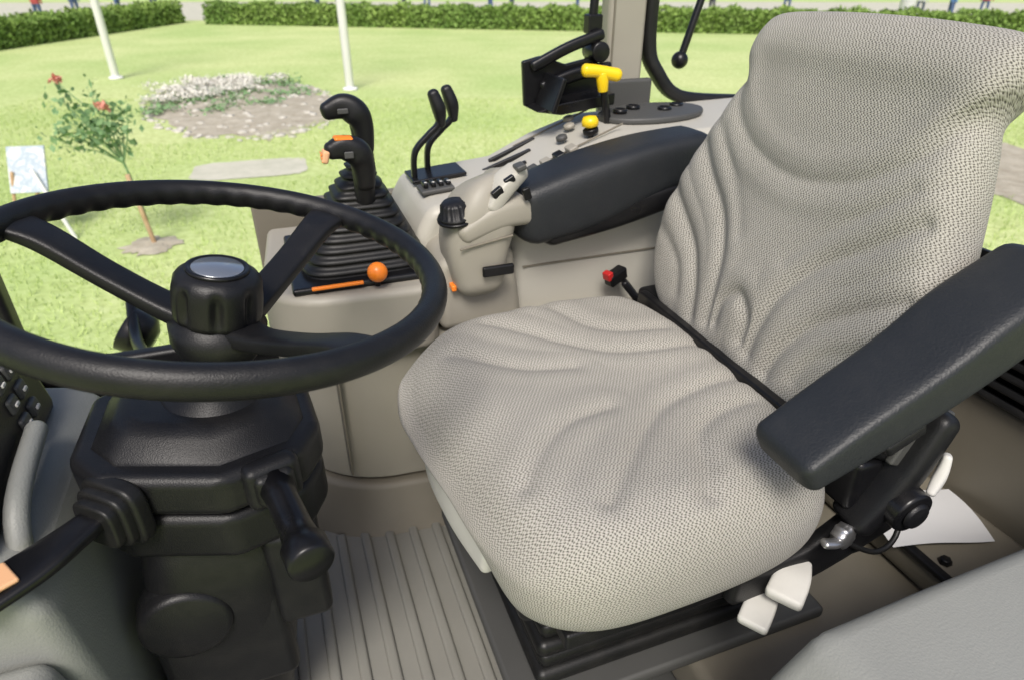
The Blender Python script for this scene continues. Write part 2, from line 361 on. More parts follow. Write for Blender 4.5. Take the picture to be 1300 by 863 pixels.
lathe('dial',[(0,.030),(.006,.031),(.008,.026),(.026,.024),(.031,.020),(.032,.001)],(.285,1.072,.694),(-.12,-.1,1),BLK,arm,96,lambda d,r,a:r*(1+(.04*math.cos(16*a) if .007<d<.03 else 0)))
sweep('switch_pod',[(.345,1.055,.715),(.37,1.06,.748),(.40,1.075,.765)],[.020,.024,.022],[.014,.016,.014],BEI2,arm,e=4)
rbox('rocker_1',(.352,1.040,.742),(.022,.012,.014),BLKS,arm,.003,rot=(0,-.6,0))
rbox('rocker_2',(.375,1.044,.760),(.020,.012,.012),BLKS,arm,.003,rot=(0,-.5,0))
rbox('rocker_3',(.398,1.055,.778),(.018,.026,.010),GREYP,arm,.003,rot=(0,-.3,0))
rbox('rocker_4',(.405,1.038,.735),(.014,.010,.022),BLKS,arm,.003,rot=(0,-.3,0))
rbox('controller_inset',(.35,1.034,.60),(.06,.01,.020),BLKS,arm,.004)
rbox('controller_seam',(.33,1.036,.655),(.10,.004,.003),BEI3,arm,.001,rot=(0,-.15,0))
bk=empty('seat_belt_buckle')
sweep('stalk',[(.675,1.06,.46),(.655,1.07,.49),(.640,1.078,.51)],.012,.007,BLKS,bk,e=4)
rbox('buckle',(.622,1.085,.525),(.048,.026,.028),BLKS,bk,.006,rot=(0,-.25,.35))
rbox('button',(.599,1.076,.533),(.014,.020,.018),RED,bk,.003,rot=(0,-.25,.35))
# ------------------------------------------------------------------ STEERING WHEEL
sw=empty('steering_wheel')
TI=math.radians(11); C=np.array([-.072,.747,.790]); RL=math.radians(2.5)
n_=np.array([math.sin(TI),-math.sin(RL),math.cos(TI)]); n_/=np.linalg.norm(n_)
e1=np.array([math.cos(TI),0,-math.sin(TI)]); e2=np.cross(n_,e1)
MAJ=.237
rings=[]
for i in range(360):
    t=2*math.pi*i/360; rd=e1*math.cos(t)+e2*math.sin(t); rg=[]
    for j in range(28):
        f=2*math.pi*j/28; r=.0162
        inn=max(0,-math.cos(f-.6))**2
        r-=.0026*inn*(.5+.5*math.cos(t*52))
        rg.append(C+rd*(MAJ+math.cos(f)*r*.95)+n_*math.sin(f)*r*1.05)
    rings.append(rg)
rings_mesh('rim',rings,BLK,sw,closed_path=True)
for k,ang in enumerate((158,54,-55)):
    a=math.radians(ang); d=e1*math.cos(a)+e2*math.sin(a)
    sweep('spoke_%d'%(k+1),[C-n_*.075+d*.03,C-n_*.066+d*.07,C-n_*.040+d*.135,C-n_*.012+d*.195,C-n_*.002+d*.231],[.026,.021,.020,.022,.027],[.013,.011,.010,.010,.008],BLK,sw,up=tuple(n_),e=3.6,n=28,cap=.3)
H0=C-n_*.016-e1*.006
lathe('hub_base',[(-.105,.030),(-.10,.042),(-.08,.052),(-.058,.054),(-.053,.046),(-.048,.044)],H0,n_,BLK,sw,48)
def scal(d,r,a): 
    k=max(0,1-abs((d+.026)/.026)); return r*(1-.14*min(1,k*1.8)*max(0,math.cos(8*a))**1.5)
lathe('hub_cap',[(-.050,.044),(-.048,.0475),(-.043,.0485),(-.036,.0490),(-.030,.0492),(-.022,.0492),(-.014,.0490),(-.007,.0482),(-.001,.0465),(.004,.043),(.008,.037),(.010,.030)],H0,n_,BLK,sw,192,scal)
lathe('hub_ring',[(.008,.034),(.0125,.0335),(.013,.030),(.0115,.029)],H0,n_,BLKS,sw,64)
lathe('badge',[(.0108,.0285),(.0125,.027),(.013,.001)],H0,n_,SILV,sw,64)
# ------------------------------------------------------------------ STEERING COLUMN
sc_=empty('steering_column')
lathe('neck',[(0,.036),(.02,.038),(.04,.042),(.055,.060),(.07,.075)],H0-n_*.10,-n_,BLK,sc_,48)
plan=[(-.270,.83),(-.275,.70),(-.240,.652),(-.115,.616),(-.025,.648),(.0,.70),(-.01,.81),(-.06,.86),(-.2,.87)]
sh=lambda c:(c[0],c[1],c[2]-(c[0]+.13)*.06)
prism('shroud_upper',plan,'z',.540,.596,BLK,sc_,.014,4,shear=sh)
prism('shroud_lower',[(-.135+(a+.135)*.975,.745+(b-.745)*.975) for a,b in plan],'z',.470,.537,BLK,sc_,.014,4,shear=sh)
def hood(c):
    c=(c[0],c[1],c[2]); t=(c[2]-.590)/.036
    f=1-.32*max(0,t)
    return (-.13+(c[0]+.13)*f,.755+(c[1]-.755)*f,c[2]-(c[0]+.13)*.06)
prism('shroud_hood',[(-.128+(a+.13)*.90,.755+(b-.750)*.90) for a,b in plan],'z',.590,.626,BLK,sc_,.014,4,shear=hood)
sweep('lower_column',[(-.15,.75,.47),(-.155,.75,.40),(-.17,.76,.25),(-.22,.78,.0)],[.10,.112,.11,.11],[.085,.09,.09,.09],BLK,sc_,up=(1,0,0),e=4,n=36)
prism('lower_cover',[(-.25,.2),(-.25,.40),(-.2,.445),(-.12,.445),(-.085,.40),(-.085,.2)],'y',.645,.69,BLK,sc_,.015)
cyl('pivot_cap',(-.20,.632,.365),(-.20,.68,.365),.055,.060,BLK,sc_,48)
rbox('tilt_bracket',(-.06,.665,.39),(.07,.05,.16),BLK,sc_,.012)
rbox('stalk_socket',(-.063,.634,.567),(.064,.03,.060),BLK,sc_,.012,rot=(0,0,.3))
rbox('stalk_socket_inner',(-.060,.621,.567),(.046,.02,.044),RUB,sc_,.010,rot=(0,0,.3))
lathe('right_stalk',[(0,.020),(.03,.017),(.075,.0175),(.100,.020),(.103,.0240),(.128,.0240),(.131,.0215),(.1315,.001)],(-.060,.622,.570),(.22,-.98,-.06),BLKS,sc_,40)
for k,(r,d) in enumerate(((.040,0),(.034,.012),(.028,.024))):
    sweep('stalk_boot_%d'%k,[(-.222-.62*d,.655-.72*d,.560),(-.222-.62*(d+.010),.655-.72*(d+.010),.560)],r,r,RUB,sc_,e=4,n=40,sub=2,cap=.12)
sweep('left_lever',[(-.235,.645,.566),(-.262,.617,.564),(-.295,.590,.560),(-.35,.555,.555)],[.016,.020,.026,.028],[.009,.009,.008,.007],BLKS,sc_,e=3.5,n=28)
rbox('lever_tip',(-.322,.572,.5685),(.036,.036,.006),PEACH,sc_,.0028,rot=(0,.06,.6))
# ------------------------------------------------------------------ INSTRUMENT PANEL
ip=empty('instrument_panel')
prism('dash_body',[(-.30,0),(-.27,.36),(-.285,.52),(-.31,.555),(-.36,.565),(-.60,.575),(-.70,.45),(-.70,0)],'y',.56,.96,GRY,ip,.03,4)
prism('dash_side',[(-.30,0),(-.275,.36),(-.30,.47),(-.70,.47),(-.70,0)],'y',.50,.56,GRY,ip,.02,4)
prism('instrument_pod',[(-.33,.56),(-.345,.66),(-.36,.70),(-.42,.72),(-.60,.64),(-.60,.56)],'y',.60,.90,BLK,ip,.015)
for r in range(3):
    for c in range(2):
        rbox('switch_%d'%(r*2+c),(-.336-.005*r,.80+.035*c,.60+.028*r),(.01,.026,.02),GREYP,ip,.004,rot=(0,-.15,0))
        rbox('switch_mark_%d'%(r*2+c),(-.330-.005*r,.80+.035*c,.60+.028*r),(.003,.010,.004),WHT,ip,.001,rot=(0,-.15,0))
sweep('pod_frame',[(-.322,.62,.50),(-.318,.66,.58),(-.32,.78,.60)],.012,.012,GRY,ip)
# ------------------------------------------------------------------ FLOOR
fl=empty('cab_floor')
rbox('floor_pan',(.25,.85,-.03),(2.0,1.5,.06),GREYP,fl,.005)
rbox('mat',(.10,.86,.006),(.9,.5,.012),FLM,fl,.004)
for k in range(17):
    rbox('mat_rib_%d'%k,(-.30+.050*k,.85,.014),(.020,.46,.014),FLM,fl,.006)
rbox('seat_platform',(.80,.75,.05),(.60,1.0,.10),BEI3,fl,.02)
# ------------------------------------------------------------------ SIDE CONSOLE
cs=empty('side_console')
def arc(cx,cy,r,a0,a1,n=8,ry=None):
    ry=ry or r
    return [(cx+r*math.cos(math.radians(a0+(a1-a0)*i/n)),cy+ry*math.sin(math.radians(a0+(a1-a0)*i/n))) for i in range(n+1)]
pl=arc(.16,1.31,.22,180,270,12,.21)+[(.35,1.08),(1.2,1.12),(1.2,1.5),(-.06,1.5)]
prism('console_base',pl,'z',.12,.452,BEI,cs,.008)
pl2=[(.16+(a-.16)*1.05,1.3+(b-1.3)*1.06) for a,b in pl]
def kick(c):
    f=(.12-c[2])/.12; return (c[0]-.03*f,c[1]-.05*f*(1 if c[1]<1.35 else 0),c[2])
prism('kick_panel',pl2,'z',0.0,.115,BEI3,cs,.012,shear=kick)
tr=arc(.06,1.19,.12,180,270,8,.12)+[(.22,1.06),(.245,1.08),(.26,1.2),(.26,1.48),(-.04,1.48)]
prism('lever_tray',tr,'z',.445,.576,BEI,cs,.022,4)
rbox('console_seam',(.045,1.118,.30),(.004,.02,.31),BEI3,cs,.001,rot=(0,0,.15))
top=[(.235,.30),(.235,.61),(.27,.672),(.48,.69),(.58,.735),(.70,.772),(1.2,.785),(1.2,.3)]
prism('console_top',top,'y',1.20,1.50,BEI2,cs,.025,4)
prism('console_front_block',[(.25,.46),(.25,.60),(.30,.63),(.40,.62),(.42,.46)],'y',1.085,1.22,BEI,cs,.02,4)
rbox('side_wall',(.80,1.165,.48),(.78,.09,.36),BEI2,cs,.03)
rbox('side_wall_groove',(.80,1.119,.56),(.74,.004,.004),BEI3,cs,.001)
for k in range(3):
    rbox('slot_%d'%k,(.46+.03*k,1.33+.05*k,.690+.010*k),(.12,.010,.012),BLKS,cs,.003,rot=(0,-.28-.04*k,0))
for k in range(2):
    rbox('top_groove_%d'%k,(.62,1.27+.17*k,.752),(.20,.003,.004),BEI3,cs,.001,rot=(0,-.36,0))
rbox('switch_plate',(.305,1.30,.682),(.07,.055,.010),GREYP,cs,.004,rot=(0,-.08,0))
for k in range(4):
    rbox('switch_%d'%k,(.283+.016*k,1.30,.691),(.010,.03,.010),BLKS,cs,.003)
    rbox('switch_mark_%d'%k,(.283+.016*k,1.292,.6965),(.005,.006,.001),WHT,cs,0)
rbox('lever_slot',(.33,1.40,.684),(.12,.09,.008),BLKS,cs,.003,rot=(0,-.08,0))
for k in range(4):
    rbox('rocker_%d'%k,(.50+.028*k,1.245,.716+.0115*k),(.020,.030,.012),[GREYP,BEI,BLKS,BEI][k],cs,.003,rot=(0,-.40,0))
rear=arc(.84,1.37,.13,0,360,28,.085)[:-1]
prism('socket_panel',rear,'z',.776,.790,GREYP,cs,.005,shear=lambda c:(c[0],c[1],c[2]+(c[0]-.84)*.03))
for (x,y) in ((.76,1.37),(.81,1.40),(.87,1.36),(.92,1.39)):
    lathe('socket',[(0,.016),(.008,.016),(.010,.012),(.004,.010)],(x,y,.788),(0,0,1),BLKS,cs,24)
for (x,y) in ((.60,1.33),(.64,1.38),(.66,1.43)):
    lathe('cap',[(0,.013),(.008,.012),(.010,.008),(.010,.001)],(x,y,.75+(x-.6)*.3),(-.3,0,1),GREYP if x<.62 else BEI,cs,24)
for k,x in enumerate((.275,.292,.318)):
    rbox('orange_toggle_%d'%k,(x,1.078,.560),(.010,.024,.012),ORG,cs,.003)
ks=empty('shift_knob'); cyl('stem',(.14,1.10,.57),(.14,1.085,.60),.005,.005,BLKS,ks); ball('knob',(.14,1.082,.608),.018,ORG,ks)
bt=empty('joystick_boot')
NB=11
rr=[]
for k in range(NB*4+1):
    f=k/(NB*4); s=1-f*.80; w=.5+.5*math.cos(2*math.pi*k/4)
    hx=.128*s-.011*(1-w); hy=.135*s-.011*(1-w); z=.582+.170*f
    cx=.13+.02*f; cy=1.24+.03*f
    ring=[]
    for j in range(48):
        a=2*math.pi*j/48; ca,sa=math.cos(a),math.sin(a); e=5 if f<.8 else 3
        ring.append((cx+hx*math.copysign(abs(ca)**(2/e),ca),cy+hy*math.copysign(abs(sa)**(2/e),sa),z))
    rr.append(ring)
rings_mesh('bellows',rr,RUB,bt)
rbox('boot_frame',(.13,1.24,.582),(.275,.29,.014),BLKS,bt,.006)
rbox('orange_strip',(.07,1.088,.590),(.09,.008,.006),ORG,bt,.002)
j1=empty('joystick_lever')
sweep('stem',[(.15,1.215,.70),(.150,1.205,.745),(.147,1.20,.785)],.017,.019,BLK,j1,up=(1,0,0))
sweep('grip',[(.152,1.205,.735),(.150,1.20,.770),(.142,1.195,.792),(.118,1.19,.803),(.098,1.188,.800)],[.018,.021,.024,.021,.015],[.019,.022,.024,.018,.014],BLK,j1,up=(0,1,0),e=2.8,n=32)
rbox('thumb_button',(.086,1.186,.792),(.012,.028,.022),PEACH,j1,.004,rot=(0,.3,0))
for k in range(3): rbox('thumb_ridge_%d'%k,(.0795,1.186,.785+.006*k),(.002,.026,.002),ORG,j1,.0005)
sweep('top_button',[(.108,1.188,.820),(.132,1.19,.818)],.013,.005,ORG,j1)
rbox('side_button',(.125,1.166,.795),(.016,.004,.012),GREYP,j1,.002)
j2=empty('joystick_lever.001')
sweep('stem',[(.17,1.30,.72),(.167,1.30,.79),(.163,1.30,.83)],.016,.018,BLK,j2,up=(1,0,0))
sweep('grip',[(.170,1.30,.775),(.170,1.30,.815),(.160,1.30,.840),(.138,1.30,.852),(.110,1.30,.846)],[.018,.021,.025,.023,.016],[.019,.022,.025,.020,.016],BLK,j2,up=(0,1,0),e=2.8,n=32)
rbox('side_button',(.135,1.275,.848),(.020,.004,.010),GREYP,j2,.002)
for k,(x,y,nm) in enumerate(((.0,0,'remote_lever'),(.040,.045,'remote_lever.001'))):
    l=empty(nm)
    sweep('arm',[(.280+x,1.385+y,.68),(.285+x,1.385+y,.735),(.315+x,1.385+y,.768),(.335+x,1.385+y,.785),(.343+x,1.385+y,.80)],.006,.009,BLKS,l,up=(0,1,0),e=4)
    sweep('handle',[(.345+x,1.385+y,.79),(.342+x,1.385+y,.82),(.332+x,1.385+y,.85)],[.009,.014,.012],[.010,.018,.013],BLK,l,up=(0,1,0),e=2.6)
yt=empty('hand_throttle_lever')
cyl('stem',(.72,1.35,.77),(.70,1.35,.865),.009,.008,BLKS,yt)
sweep('t_handle',[(.665,1.36,.884),(.69,1.352,.882),(.73,1.345,.874)],[.017,.014,.016],[.014,.013,.014],YEL,yt,e=2.4)
cyl('t_neck',(.703,1.35,.840),(.698,1.35,.88),.011,.015,YEL,yt)
yk=empty('pull_knob'); cyl('stem',(.655,1.30,.75),(.652,1.30,.785),.006,.006,BLKS,yk)
lathe('knob',[(0,.010),(.004,.018),(.014,.018),(.022,.014),(.024,.001)],(.652,1.30,.778),(-.1,0,1),YEL,yk,32)
cyl('collar',(.655,1.30,.765),(.652,1.30,.776),.017,.017,BLKS,yk)
mb=empty('monitor_bracket')
prism('plate',[(.56,.80),(.555,.895),(.60,.905),(.66,.885),(.74,.90),(.75,.80)],'y',1.455,1.47,BLKS,mb,.004)
prism('tray',[(.56,.80),(.62,.815),(.75,.83),(.75,.805),(.62,.79)],'y',1.38,1.47,BLKS,mb,.003)
sweep('arm_1',[(.58,1.45,.885),(.66,1.45,.92),(.74,1.45,.945)],.010,.012,BLKS,mb,e=3)
sweep('arm_2',[(.60,1.44,.84),(.68,1.44,.865),(.76,1.44,.875)],.008,.014,BLKS,mb,e=3)
cyl('clamp',(.735,1.43,.91),(.735,1.49,.91),.022,.022,BLKS,mb)
cyl('post',(.725,1.48,.85),(.742,1.48,1.12),.010,.010,BLKS,mb)
rbox('post_clamp',(.732,1.475,.965),(.035,.03,.04),BLKS,mb,.004)
rbox('shield_edge',(.60,1.40,.835),(.012,.10,.075),BLKS,mb,.004,rot=(0,.35,0))
# ------------------------------------------------------------------ CAB FRAME
cf=empty('cab_frame')
rbox('b_pillar',(.838,1.53,1.35),(.10,.05,1.25),BEI,cf,.012)
rbox('b_pillar_cover',(.840,1.498,.80),(.14,.02,.08),GREYP,cf,.008)
rbox('b_pillar_seam',(.800,1.503,1.35),(.004,.004,1.2),BEI3,cf,.001)
sweep('quarter_window_seal',[(.905,1.52,1.10),(.905,1.52,.92),(.93,1.51,.85),(1.0,1.50,.79),(1.18,1.49,.77)],.016,.022,RUB,cf,up=(0,1,0),e=3)
rbox('a_pillar',(-.60,1.50,.95),(.07,.05,1.9),BLK,cf,.012)
rbox('lower_sill',(-.33,1.52,.28),(.62,.04,.05),BLK,cf,.012)
rbox('lower_panel',(-.33,1.53,.13),(.60,.02,.26),BLK,cf,.004)
rbox('front_lower_frame',(-.60,1.23,.30),(.05,.50,.07),BLK,cf,.012)
rbox('front_lower_panel',(-.61,1.23,.13),(.02,.50,.26),BLK,cf,.004)
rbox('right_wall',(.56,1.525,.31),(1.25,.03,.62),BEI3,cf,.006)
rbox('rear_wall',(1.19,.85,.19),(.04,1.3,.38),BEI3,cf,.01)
for k in range(9): rbox('rear_louver_%d'%k,(1.17,.85,.39+.026*k),(.03,1.3,.014),RUB,cf,.004,rot=(0,.5,0))
rbox('rear_louver_back',(1.195,.85,.50),(.01,1.3,.26),BLKS,cf,.002)
rbox('rear_shelf',(1.07,.85,.13),(.22,1.3,.06),BEI3,cf,.02)
for k,y in enumerate((.42,.50,.71,.9)): cyl('shelf_bolt_%d'%k,(1.0,y,.16),(1.0,y,.17),.012,.010,BLKS,cf,6)
rbox('shelf_edge',(.965,.85,.165),(.02,1.3,.012),BLK,cf,.004)
lf=empty('fender_console')
prism('fender_console_body',[(.40,0),(.40,.40),(.46,.465),(.60,.475),(1.2,.50),(1.2,0)],'y',.10,.318,GRY,lf,.025,4)
pe=empty('brake_pedal')
sweep('arm',[(-.40,1.10,.28),(-.34,1.10,.18),(-.30,1.10,.12)],.010,.014,BLKS,pe,up=(0,1,0),e=4)
rbox('pad',(-.285,1.10,.12),(.02,.11,.07),RUB,pe,.006,rot=(0,-.5,0))
for k in range(4): rbox('pad_rib_%d'%k,(-.272,1.06+.027*k,.125),(.008,.010,.06),RUB,pe,.002,rot=(0,-.5,0))
pp=empty('paper_sheet')
vs=[];fs=[]
for i in range(9):
    for j in range(7):
        a=i/8;b=j/6; x=.93+.19*a+.04*b; y=.55-.05*a+.13*b
        vs.append((x,y,.173+.010*a*a*math.sin(b*3)+.004*math.sin(a*5)))
for i in range(8):
    for j in range(6): q=i*7+j; fs.append((q,q+7,q+8,q+1))
mk('sheet',vs,fs,PAPER,pp,True)
gs=empty('gas_strut')
cyl('rod',(1.07,1.62,.87),(1.30,1.72,1.40),.010,.010,BLKS,gs); ball('end_ball',(1.065,1.618,.86),.022,BLKS,gs)
ml=empty('work_light')
sweep('arm',[(-.36,1.56,.25),(-.42,1.75,.22),(-.44,1.9,.26)],.015,.015,BLKS,ml)
lathe('housing',[(0,.03),(.02,.06),(.08,.065),(.085,.055)],(-.40,1.85,.16),(-.7,.2,.5),BLKS,ml,32)
lathe('lens',[(0,.05),(.006,.045),(.01,.001)],(-.455,1.866,.20),(-.7,.2,.5),SILV,ml,32)
# ------------------------------------------------------------------ OUTDOORS (site axes are turned 20 deg from the cab axes)
GZ=-1.12
def G(X,Y,z=0): return (.94*X+.342*Y,-.342*X+.94*Y,GZ+z)
mk('lawn',[G(-300,-200),G(300,-200),G(300,400),G(-300,400)],[(0,1,2,3)],LAWN,None,False)
def blades(name,X0,X1,Y0,Y1,n,h,w,mat,z0=0,mask=None):
    X=rng.uniform(X0,X1,n);Y=rng.uniform(Y0,Y1,n)
    if mask is not None: k=mask(X,Y); X=X[k];Y=Y[k]; n=len(X)
    a=rng.uniform(0,6.28,n); hh=h*rng.uniform(.5,1.3,n); lx=rng.normal(0,.4,n)*hh; ly=rng.normal(0,.4,n)*hh
    vs=np.zeros((n,3,3)); dx=np.cos(a)*w; dy=np.sin(a)*w
    for i,(ox,oy,oz) in enumerate(((dx,dy,0*hh),(-dx,-dy,0*hh),(lx,ly,hh))):
        xx=X+ox; yy=Y+oy; vs[:,i,0]=.94*xx+.342*yy; vs[:,i,1]=-.342*xx+.94*yy; vs[:,i,2]=GZ+z0+oz
    vs=vs.reshape(-1,3); f=np.arange(3*n).reshape(-1,3)
    me=bpy.data.meshes.new(name); me.from_pydata(vs.tolist(),[],f.tolist()); me.materials.append(mat)
    o=bpy.data.objects.new(name,me); COL.objects.link(o); return o
BX,BY=-4.95,12.6
def notbed(X,Y): return (((X-BX)/2.1)**2+((Y-BY)/3.2)**2>1)&(((X+3.26)/.35)**2+((Y-5.6)/.35)**2>1)&(((X+3.25)/1.0)**2+((Y-8)/.6)**2>1)&((((X-6.3)/1.1)**2+((Y-8)/1.7)**2)>1)
blades('grass_tufts',-9,9,2.5,13,80000,.045,.006,BLADE,0,notbed)
def disc(name,X,Y,rx,ry,z,mat,n=60,jit=.06,rot=0,dome=0,e=2):
    vs=[];fs=[]
    K=5
    vs.append(G(X,Y,z+dome))
    j=[1+rng.normal(0,jit) for _ in range(n)]
    for k in range(1,K+1):
        for i in range(n):
            a=2*math.pi*i/n; r=k/K*j[i]; ca,sa=math.cos(a),math.sin(a)
            x=rx*r*math.copysign(abs(ca)**(2/e),ca); y=ry*r*math.copysign(abs(sa)**(2/e),sa)
            vs.append(G(X+x*math.cos(rot)-y*math.sin(rot),Y+x*math.sin(rot)+y*math.cos(rot),z+dome*(1-(k/K)**2)))
    for i in range(n): fs.append((0,1+i,1+(i+1)%n))
    for k in range(K-1):
        for i in range(n): a=1+k*n; b=a+n; fs.append((a+i,b+i,b+(i+1)%n,a+(i+1)%n))
    return mk(name,vs,fs,mat,None,True)
disc('flower_bed',BX,BY,1.55,3.1,.006,SOIL,dome=.05,rot=.45)
def stones(name,pts,s,mat):
    bm=bmesh.new()
    for (X,Y,z) in pts:
        r=s*random.uniform(.5,1.3); M=Matrix.Translation(G(X,Y,z))@Matrix.Rotation(random.random()*6,4,'Z')@Matrix.Diagonal((r*random.uniform(.8,1.6),r,r*.4,1))
        bmesh.ops.create_icosphere(bm,subdivisions=1,radius=1,matrix=M)
    return from_bm(name,bm,mat,None,True,False)
pts=[]
c,s=math.cos(.45),math.sin(.45)
for i in range(140):
    a=2*math.pi*i/140+random.gauss(0,.01); x=1.58*math.cos(a)+random.gauss(0,.07);y=3.12*math.sin(a)+random.gauss(0,.07)
    pts.append((BX+x*c-y*s,BY+x*s+y*c,.01))
for i in range(90):
    a=random.uniform(0,6.28); r=math.sqrt(random.random()); x=1.4*r*math.cos(a); y=2.9*r*math.sin(a); pts.append((BX+x*c-y*s,BY+x*s+y*c,.04*(1-r*r)+.01))
stones('stone_border',pts,.065,STONE)
def leafcloud(name,centres,rad,n,size,mat,flat=.6):
    C_=np.array(centres); idx=rng.integers(0,len(C_),n); P=C_[idx]+rng.normal(0,1,(n,3))*np.array(rad)
    q=rng.normal(0,1,(n,3)); q[:,2]+=flat; q/=np.linalg.norm(q,axis=1)[:,None]; t=np.cross(q,rng.normal(0,1,(n,3))); t/=np.linalg.norm(t,axis=1)[:,None]; b=np.cross(q,t)
    sz=size*rng.uniform(.5,1.3,n)[:,None]
    vs=np.stack([P-t*sz,P-b*sz*.55,P+t*sz,P+b*sz*.55],1).reshape(-1,3); f=np.arange(4*n).reshape(-1,4)
    me=bpy.data.meshes.new(name); me.from_pydata(vs.tolist(),[],f.tolist()); me.materials.append(mat)
    o=bpy.data.objects.new(name,me); COL.objects.link(o); return o
leafcloud('white_flowers',[G(-6.0+random.gauss(0,.45),13.8+random.gauss(0,.7),.12) for _ in range(60)],(.12,.12,.03),6000,.032,PETW,2.0)
leafcloud('flower_foliage',[G(-5.4+random.gauss(0,.6),13.2+random.gauss(0,.9),.07) for _ in range(50)],(.15,.15,.02),2200,.045,ROSEL,2.0)
disc('paving_slab',-3.25,8.1,.68,.42,.008,PAVE,48,.02,rot=.3,e=5)
disc('soil_ring',-3.26,5.55,.24,.24,.008,SOIL,40,.10,dome=.03)
disc('soil_patch',6.3,8.0,1.2,1.8,.008,SOIL,40,.1)
rb=empty('rose_bush')
def stem(nm,pts,r0,r1,mat): 
    R=[r0+(r1-r0)*i/(len(pts)-1) for i in range(len(pts))]
    return sweep(nm,[G(*p) for p in pts],R,R,mat,rb,up=(1,0,0.1),n=8,sub=4)
stem('trunk',[(-3.26,5.6,0),(-3.27,5.6,.4),(-3.32,5.6,.75)],.014,.010,ROSEL)
tips=[]
for k in range(14):
    a=random.uniform(0,6.28); r=random.uniform(.1,.34); z=random.uniform(.9,1.30)
    tip=(-3.46+r*math.cos(a),5.6+r*math.sin(a)*.8,z); tips.append(tip)
    stem('cane_%d'%k,[(-3.32,5.6,.73),((-3.32+tip[0])/2+.02,5.6+(tip[1]-5.6)*.4,.8+(z-.8)*.4),tip],.007,.003,ROSEL)
cc=[G(*t) for t in tips]+[G((t[0]-3.35)/2,(t[1]+5.6)/2,t[2]*.5+.45) for t in tips]
o=leafcloud('leaves',cc,(.055,.055,.055),520,.035,ROSEL); o.parent=rb
for k,t in enumerate([(-3.66,5.6,1.40),(-3.3,5.5,1.22)]):
    o=leafcloud('bloom_%d'%k,[G(*t)],(.018,.018,.014),50,.025,PETR); o.parent=rb
stem('bloom_stalk',[(-3.5,5.6,1.2),(-3.62,5.6,1.33),(-3.66,5.6,1.39)],.005,.003,ROSEL)
st=empty('plant_stake'); cyl('stake',G(-3.22,5.55,0),G(-3.26,5.5,.66),.020,.020,BARK,st)
sb=empty('notice_board')
SIGN=noisemat('printed_board',[(.35,(.70,.71,.73)),(.5,(.40,.48,.58)),(.62,(.74,.74,.74))],7,3,.6,0,.01)
prism('board',[(0,0),(.34,0),(.34,.42),(0,.42)],'z',-.01,.01,SIGN,sb,.004,shear=lambda c:G(-4.50+c[0]*.9,5.75+c[0]*.15+c[1]*.35+c[2],.42+c[1]*.9))
cyl('leg_front',G(-4.02,5.7,0),G(-4.28,5.8,.62),.018,.018,POLEW,sb)
cyl('leg_rear',G(-4.60,6.2,0),G(-4.44,6.0,.7),.018,.018,BARK,sb)
cyl('leg_side',G(-4.56,5.7,0),G(-4.46,5.8,.6),.014,.014,BARK,sb)
for i,(X,Y,r,h) in enumerate(((-8.8,15.5,.085,7),(-3.27,14.0,.085,7),(15.0,27.8,.28,6))):
    p=empty('white_pole' if i==0 else 'white_pole.%03d'%i)
    cyl('shaft',G(X,Y,0),G(X,Y,h),r,r*.85,POLEW,p,24,.02); cyl('foot',G(X,Y,0),G(X,Y,.06),r*1.8,r*1.7,POLEW,p,24)
def hedge(name,a,b,w,h,n):
    p=empty(name); a=np.array(a,float); b=np.array(b,float); d=b-a; L=np.linalg.norm(d); d/=L; s=np.array([-d[1],d[0]])
    q=[a-s*w/2*.85,b-s*w/2*.85,b+s*w/2*.85,a+s*w/2*.85]
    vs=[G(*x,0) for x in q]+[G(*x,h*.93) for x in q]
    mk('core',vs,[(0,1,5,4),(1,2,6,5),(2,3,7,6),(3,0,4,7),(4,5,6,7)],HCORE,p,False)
    t=rng.uniform(0,L,n); face=rng.random(n); hh=rng.uniform(0,h,n)*1.0; ww=rng.uniform(-w/2,w/2,n)
    top=face<.4; side=np.where(face<.7,-1,1)
    wob=.05*np.sin(t*3)+.05*np.sin(t*7.3)
    off=np.where(top,ww,side*(w/2+rng.normal(0,.03,n))); z=np.where(top,h+wob+rng.normal(0,.04,n),hh)
    X=a[0]+d[0]*t+s[0]*off; Y=a[1]+d[1]*t+s[1]*off
    P=np.stack([.94*X+.342*Y,-.342*X+.94*Y,GZ+z],1)
    q=rng.normal(0,1,(n,3)); q/=np.linalg.norm(q,axis=1)[:,None]; tt=np.cross(q,rng.normal(0,1,(n,3))); tt/=np.linalg.norm(tt,axis=1)[:,None]; bb=np.cross(q,tt); sz=.075*rng.uniform(.5,1.3,n)[:,None]
    v=np.stack([P-tt*sz,P-bb*sz*.6,P+tt*sz,P+bb*sz*.6],1).reshape(-1,3)
    mk('leaves',v.tolist(),np.arange(4*n).reshape(-1,4).tolist(),HEDGE,p,False)
hedge('hedge',(-16,17),(-14.9,32),1.0,.74,12000)
hedge('hedge.001',(-13,31.5),(20,24.5),1.1,.74,26000)
disc('gravel_path',0,42,60,9,.006,PAVE,60,.0)
